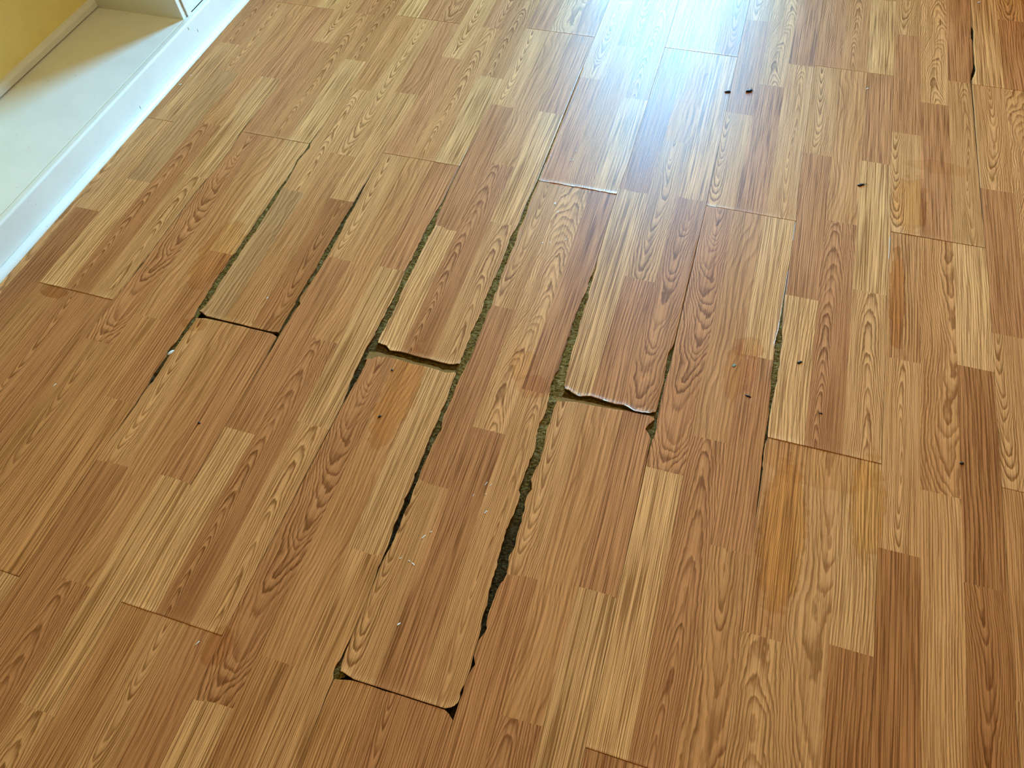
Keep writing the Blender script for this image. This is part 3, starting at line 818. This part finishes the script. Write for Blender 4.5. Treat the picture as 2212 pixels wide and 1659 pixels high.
def mat_glass():
    t = NT('window_glass')
    tr = t.n('ShaderNodeBsdfTransparent'); gl = t.n('ShaderNodeBsdfGlossy'); gl.inputs['Roughness'].default_value = 0.02
    fr = t.n('ShaderNodeFresnel'); fr.inputs['IOR'].default_value = 1.45
    mx = t.n('ShaderNodeMixShader')
    t.t.links.new(fr.outputs[0], mx.inputs[0]); t.t.links.new(tr.outputs[0], mx.inputs[1]); t.t.links.new(gl.outputs[0], mx.inputs[2])
    t.t.links.new(mx.outputs[0], t.out.inputs['Surface'])
    return t.mat
M_GLASS = mat_glass()
door = empty('door_1', (DX0, ROOM_F, 0)); tag(door, kind='structure', label='white exterior door with a tall glass light')
bpy.context.view_layer.update()
yd0, yd1 = ROOM_F + 0.02, ROOM_F + 0.065
rel(box('stile', M_WHITE, door, DX0, WIN_X0, yd0, yd1, 0.012, 2.035)); rel(box('stile', M_WHITE, door, WIN_X1, DX1, yd0, yd1, 0.005, 2.035))
rel(box('rail', M_WHITE, door, WIN_X0, WIN_X1, yd0, yd1, 0.005, WIN_Z0)); rel(box('rail', M_WHITE, door, WIN_X0, WIN_X1, yd0, yd1, WIN_Z1, 2.035))
rel(box('threshold', M_WHITE, door, DX0, DX1, ROOM_F, ROOM_F + 0.1, -0.06, 0.012))
rel(box('pane', M_GLASS, door, WIN_X0, WIN_X1, yd0 + 0.02, yd0 + 0.024, WIN_Z0, WIN_Z1))
for i, (a, b, c, d) in enumerate(BWIN):
    wdw = empty('window_%d' % (i + 1), (a, ROOM_B, c)); tag(wdw, kind='structure')
    bpy.context.view_layer.update()
    rel(box('pane', M_GLASS, wdw, a + 0.03, b - 0.03, ROOM_B - 0.06, ROOM_B - 0.056, c + 0.03, d - 0.03))
    for (p, q_, r, s) in ((a, a + 0.03, c, d), (b - 0.03, b, c, d), (a + 0.03, b - 0.03, c, c + 0.03), (a + 0.03, b - 0.03, d - 0.03, d), (a + 0.03, b - 0.03, (c + d) / 2 - 0.015, (c + d) / 2 + 0.015)):
        rel(box('frame_bar', M_WHITE, wdw, p, q_, ROOM_B - 0.08, ROOM_B - 0.03, r, s))

# added fill lamp, out of view: pan and lit glass dome
lamp = empty('added_fill_lamp', (FILL_LAMP[0], FILL_LAMP[1], ROOM_H)); tag(lamp, 'added warm fill lamp on the ceiling with a lit glass dome', 'lamp')
bpy.context.view_layer.update()
def lathe(name, prof, mat, parent, loc, seg=32, smooth=True):
    v, f = [], []
    for (r, z) in prof:
        for i in range(seg):
            a = 2 * math.pi * i / seg; v.append((loc[0] + r * math.cos(a), loc[1] + r * math.sin(a), loc[2] + z))
    for j in range(len(prof) - 1):
        for i in range(seg):
            f.append((j * seg + i, j * seg + (i + 1) % seg, (j + 1) * seg + (i + 1) % seg, (j + 1) * seg + i))
    f.append(tuple(range(seg))); f.append(tuple(range((len(prof) - 1) * seg, len(prof) * seg)))
    me = bpy.data.meshes.new(name); me.from_pydata(v, [], f)
    return rel(link(name, me, mat, parent))
lathe('fill_lamp_pan', [(0.19, 0.0), (0.19, -0.025), (0.17, -0.03)], M_WHITE, lamp, (FILL_LAMP[0], FILL_LAMP[1], ROOM_H))
t = NT('fill_lamp_glass'); t.mat.cycles.emission_sampling = 'NONE'; e = t.n('ShaderNodeEmission'); e.inputs['Color'].default_value = (1.0, 0.72, 0.40, 1); e.inputs['Strength'].default_value = 6.0
t.t.links.new(e.outputs[0], t.out.inputs['Surface'])
lathe('fill_lamp_dome', [(0.168, -0.03), (0.16, -0.055), (0.13, -0.085), (0.08, -0.105), (0.02, -0.112)], t.mat, lamp, (FILL_LAMP[0], FILL_LAMP[1], ROOM_H))

lt = bpy.data.lights.new('fill_lamp_bulb', 'POINT'); lt.color = (1.0, 0.72, 0.40)  # point light added below the dome for warm fill
lt.energy = FILL_POWER * 0.68; lt.shadow_soft_size = 0.09
lo_ = bpy.data.objects.new('fill_lamp_bulb', lt); lo_.location = (FILL_LAMP[0], FILL_LAMP[1], ROOM_H - 0.22); COL.objects.link(lo_)
lo_.parent = lamp; rel(lo_)

# ------------------------------------------------------------------ small things lying on the floor
M_BLACK = mat_flat('black_debris', srgb(26, 20, 16), 0.6, 0.3, 0.5, 400)
M_FLAKE = mat_flat('white_flake', srgb(232, 230, 224), 0.6, 0.3, 0.1, 200)
M_TEAL = mat_flat('grey_green_smear', srgb(118, 128, 110), 0.7, 0.2, 0.2, 300)

def lump(name, px, py, length, width, height, ang, mat, seed, z=0.0, parts=()):
    """irregular crumb: a noisy ellipsoid lying on the floor"""
    x, y = un(px, py)
    bm = bmesh.new(); bmesh.ops.create_icosphere(bm, subdivisions=2, radius=1.0)
    for v in bm.verts:
        n = 1 + 0.55 * vnoise(v.co.x * 2.3 + seed, v.co.y * 2.3, v.co.z * 2.3 + seed) + 0.3 * vnoise(v.co.x * 5 + seed, v.co.y * 5, v.co.z * 5)
        v.co = Vector((v.co.x * length / 2 * n, v.co.y * width / 2 * n, max(-0.15, v.co.z) * height * n))
    me = bpy.data.meshes.new(name); bm.to_mesh(me); bm.free()
    for p in me.polygons: p.use_smooth = True
    o = link(name, me, mat)
    o.location = (x * W, y * W, z + 0.0004); o.rotation_euler = (0, 0, ang)
    return o

def twig(name, parent, mat, pts, r):
    """thin bent stick as a child"""
    bm = bmesh.new(); prev = None
    for i, p in enumerate(pts):
        rr = r * (1 - 0.6 * i / (len(pts) - 1))
        ring = [bm.verts.new((p[0], p[1] + rr * math.cos(a), p[2] + rr * math.sin(a))) for a in [j * math.pi / 2.5 for j in range(5)]]
        if prev:
            for j in range(5): bm.faces.new((prev[j], prev[(j + 1) % 5], ring[(j + 1) % 5], ring[j]))
        prev = ring
    me = bpy.data.meshes.new(name); bm.to_mesh(me); bm.free()
    return link(name, me, mat, parent)

SPECKS = [
 (1572, 199, 0.013, 0.008, 0.004, 0.3, 'black debris lump on the seam inside the bluish glare', 0),
 (1618, 197, 0.015, 0.010, 0.004, 0.7, 'shaggy black debris lump right of the seam in the glare', 4),
 (1860, 400, 0.016, 0.005, 0.003, 0.6, 'dark splintery debris bit with thin legs near the right side', 5),
 (1727, 783, 0.009, 0.005, 0.002, 0.5, 'small black speck on the light stave right of the olive gap', 0),
 (2078, 1001, 0.006, 0.005, 0.002, 0.0, 'round black dot near the right edge of the floor', 0),
 (430, 914, 0.005, 0.004, 0.002, 0.0, 'tiny black dot on the floor at the lower left', 0),
 (820, 900, 0.006, 0.004, 0.002, 0.9, 'tiny black speck on the orange stained plank below the open end joint', 0),
 (847, 800, 0.004, 0.004, 0.0015, 0.0, 'tiniest dark speck just under the open end joint', 0),
 (1616, 856, 0.010, 0.004, 0.0015, -0.2, 'small brown crumb on the stained plank left of the olive gap', 0),
 (1773, 893, 0.006, 0.003, 0.0015, -0.1, 'small brown crumb on the arched grain right of the olive gap', 0),
]
for i, (px, py, l, w, h, a, lab, legs) in enumerate(SPECKS):
    o = lump('debris_speck', px, py, l * 1.2, w * 1.2, h, a, M_BLACK, i * 3.3)
    tag(o, lab, 'debris', 'dark debris bits on the floor')
    rr = random.Random(i)
    for j in range(legs):
        x0 = (j / max(1, legs - 1) - 0.35) * l * 1.1; sgn = 1 if j % 2 else -1
        twig('bristle', o, M_BLACK, [(x0, 0, h * 0.5), (x0 + rr.uniform(0, .003), sgn * w * 0.6, h * 0.6), (x0 + rr.uniform(.001, .005), sgn * w * rr.uniform(1.0, 1.5), 0.0004)], 0.0008)

FLAKES = [
 (118, 832, 0.009, 0.002, 1.3, 'thin white lint thread on the floor at the far left'),
 (577, 644, 0.007, 0.002, 1.3, 'white lint fleck between the two olive gaps at the left'),
 (426, 1390, 0.009, 0.0018, 1.2, 'thin white lint thread below the lower left end joint'),
 (546, 456, 0.005, 0.0014, 1.3, 'tiny pale fleck on the brown plank left of the upper olive gap'),
 (412, 163, 0.006, 0.0025, 0.8, 'upper of two white flecks beside the baseboard'),
 (389, 183, 0.009, 0.0035, 1.0, 'lower of two white flecks beside the baseboard'),
 (2115, 5, 0.010, 0.004, 0.7, 'white fleck at the upper right corner of the floor'),
 (1873, 192, 0.010, 0.002, 0.9, 'thin pale thread beside the plank seam at the upper right'),
 (861, 1349, 0.007, 0.0030, 1.1, 'bright white paint flake on the plank between the dark gaps'),
]
for i, (px, py, l, w, a, lab) in enumerate(FLAKES):
    o = lump('lint_fleck', px, py, l, w, 0.0007, a, M_FLAKE, i * 5.1 + 2)
    tag(o, lab, 'fleck', 'pale flecks on the floor')
o = lump('paint_chip', 368, 759, 0.020, 0.010, 0.003, 0.95, M_FLAKE, 44.0, -0.006); tag(o, 'white paint chip lodged in the open seam at the left', 'chip')
o = lump('debris_chip', 327, 819, 0.030, 0.006, 0.002, 0.95, mat_flat('blue_black_chip', srgb(16, 24, 34), 0.5, 0.4, 0.3, 200), 54.0, -0.006); tag(o, 'blue-black sliver lodged in the open seam below the white chip', 'debris')
o = lump('grey_smear', 1586, 790, 0.010, 0.006, 0.0006, 1.0, M_TEAL, 9.0); tag(o, 'grey-green smear of dried paint on the stained plank', 'smear')

# scuffs: scratched lacquer, pale raised edges (part of the floor)
SCUFF = [(865, 1206, .006, .003, .6), (884, 1212, .006, .003, -.3), (893, 1219, .010, .004, -.5), (915, 1160, .012, .004, 1.1), (931, 1149, .006, .003, .9),
         (1050, 1045, .012, .002, 1.2), (1060, 1048, .010, .002, 1.2), (1022, 1071, .009, .002, 1.2), (1049, 1068, .006, .002, 1.2), (1050, 1105, .006, .003, .5),
         (1244, 327, .010, .0025, 1.3), (1189, 337, .009, .003, 1.2), (1232, 347, .008, .0025, 1.3), (1238, 347, .008, .0025, 1.3),
         (1199, 440, .012, .007, 1.6), (1205, 458, .010, .004, 1.4), (1172, 525, .008, .003, 1.2), (1188, 524, .007, .003, 1.2), (1222, 518, .010, .003, 1.3), (1048, 1108, .005, .003, .4)]
for i, (px, py, l, w, a) in enumerate(SCUFF):
    o = lump('scuff_mark', px, py, l * 0.8, w * 0.5, 0.00025, a, M_FLAKE, i * 2.7 + 70)
    o.parent = floor

# crumb on the shelf, nail marks on the baseboard
o = lump('debris_speck', 352, 31, 0.012, 0.008, 0.004, 0.4, M_BLACK, 91.0)
x, y = un(352, 31, HS / W); o.location = (x * W, y * W, HS + 0.0003)
tag(o, 'dark crumb on the white bookcase shelf by the end panel', 'debris', 'dark debris bits on the floor')
del o['group']
def un_x(px, py, X):
    d = CM @ np.array([(px - 1106) / FPX, -(py - 829.5) / FPX, -1.0])
    t_ = (X - CAM[0]) / d[0]
    return CAM + t_ * d
M_MARK = mat_flat('dark_nail_mark', srgb(70, 74, 70), 0.7, 0.2, 0.2, 300)
for (px, py) in ((407, 62), (427, 66), (348, 191), (303, 232)):
    p = un_x(px, py, xb)
    if 0.016 < p[2] < HS - 0.01:
        rel(box('nail_mark', M_MARK, base, xb - 0.001, xb + 0.0003, p[1] - 0.0006, p[1] + 0.0006, p[2] - 0.004, p[2] + 0.004))
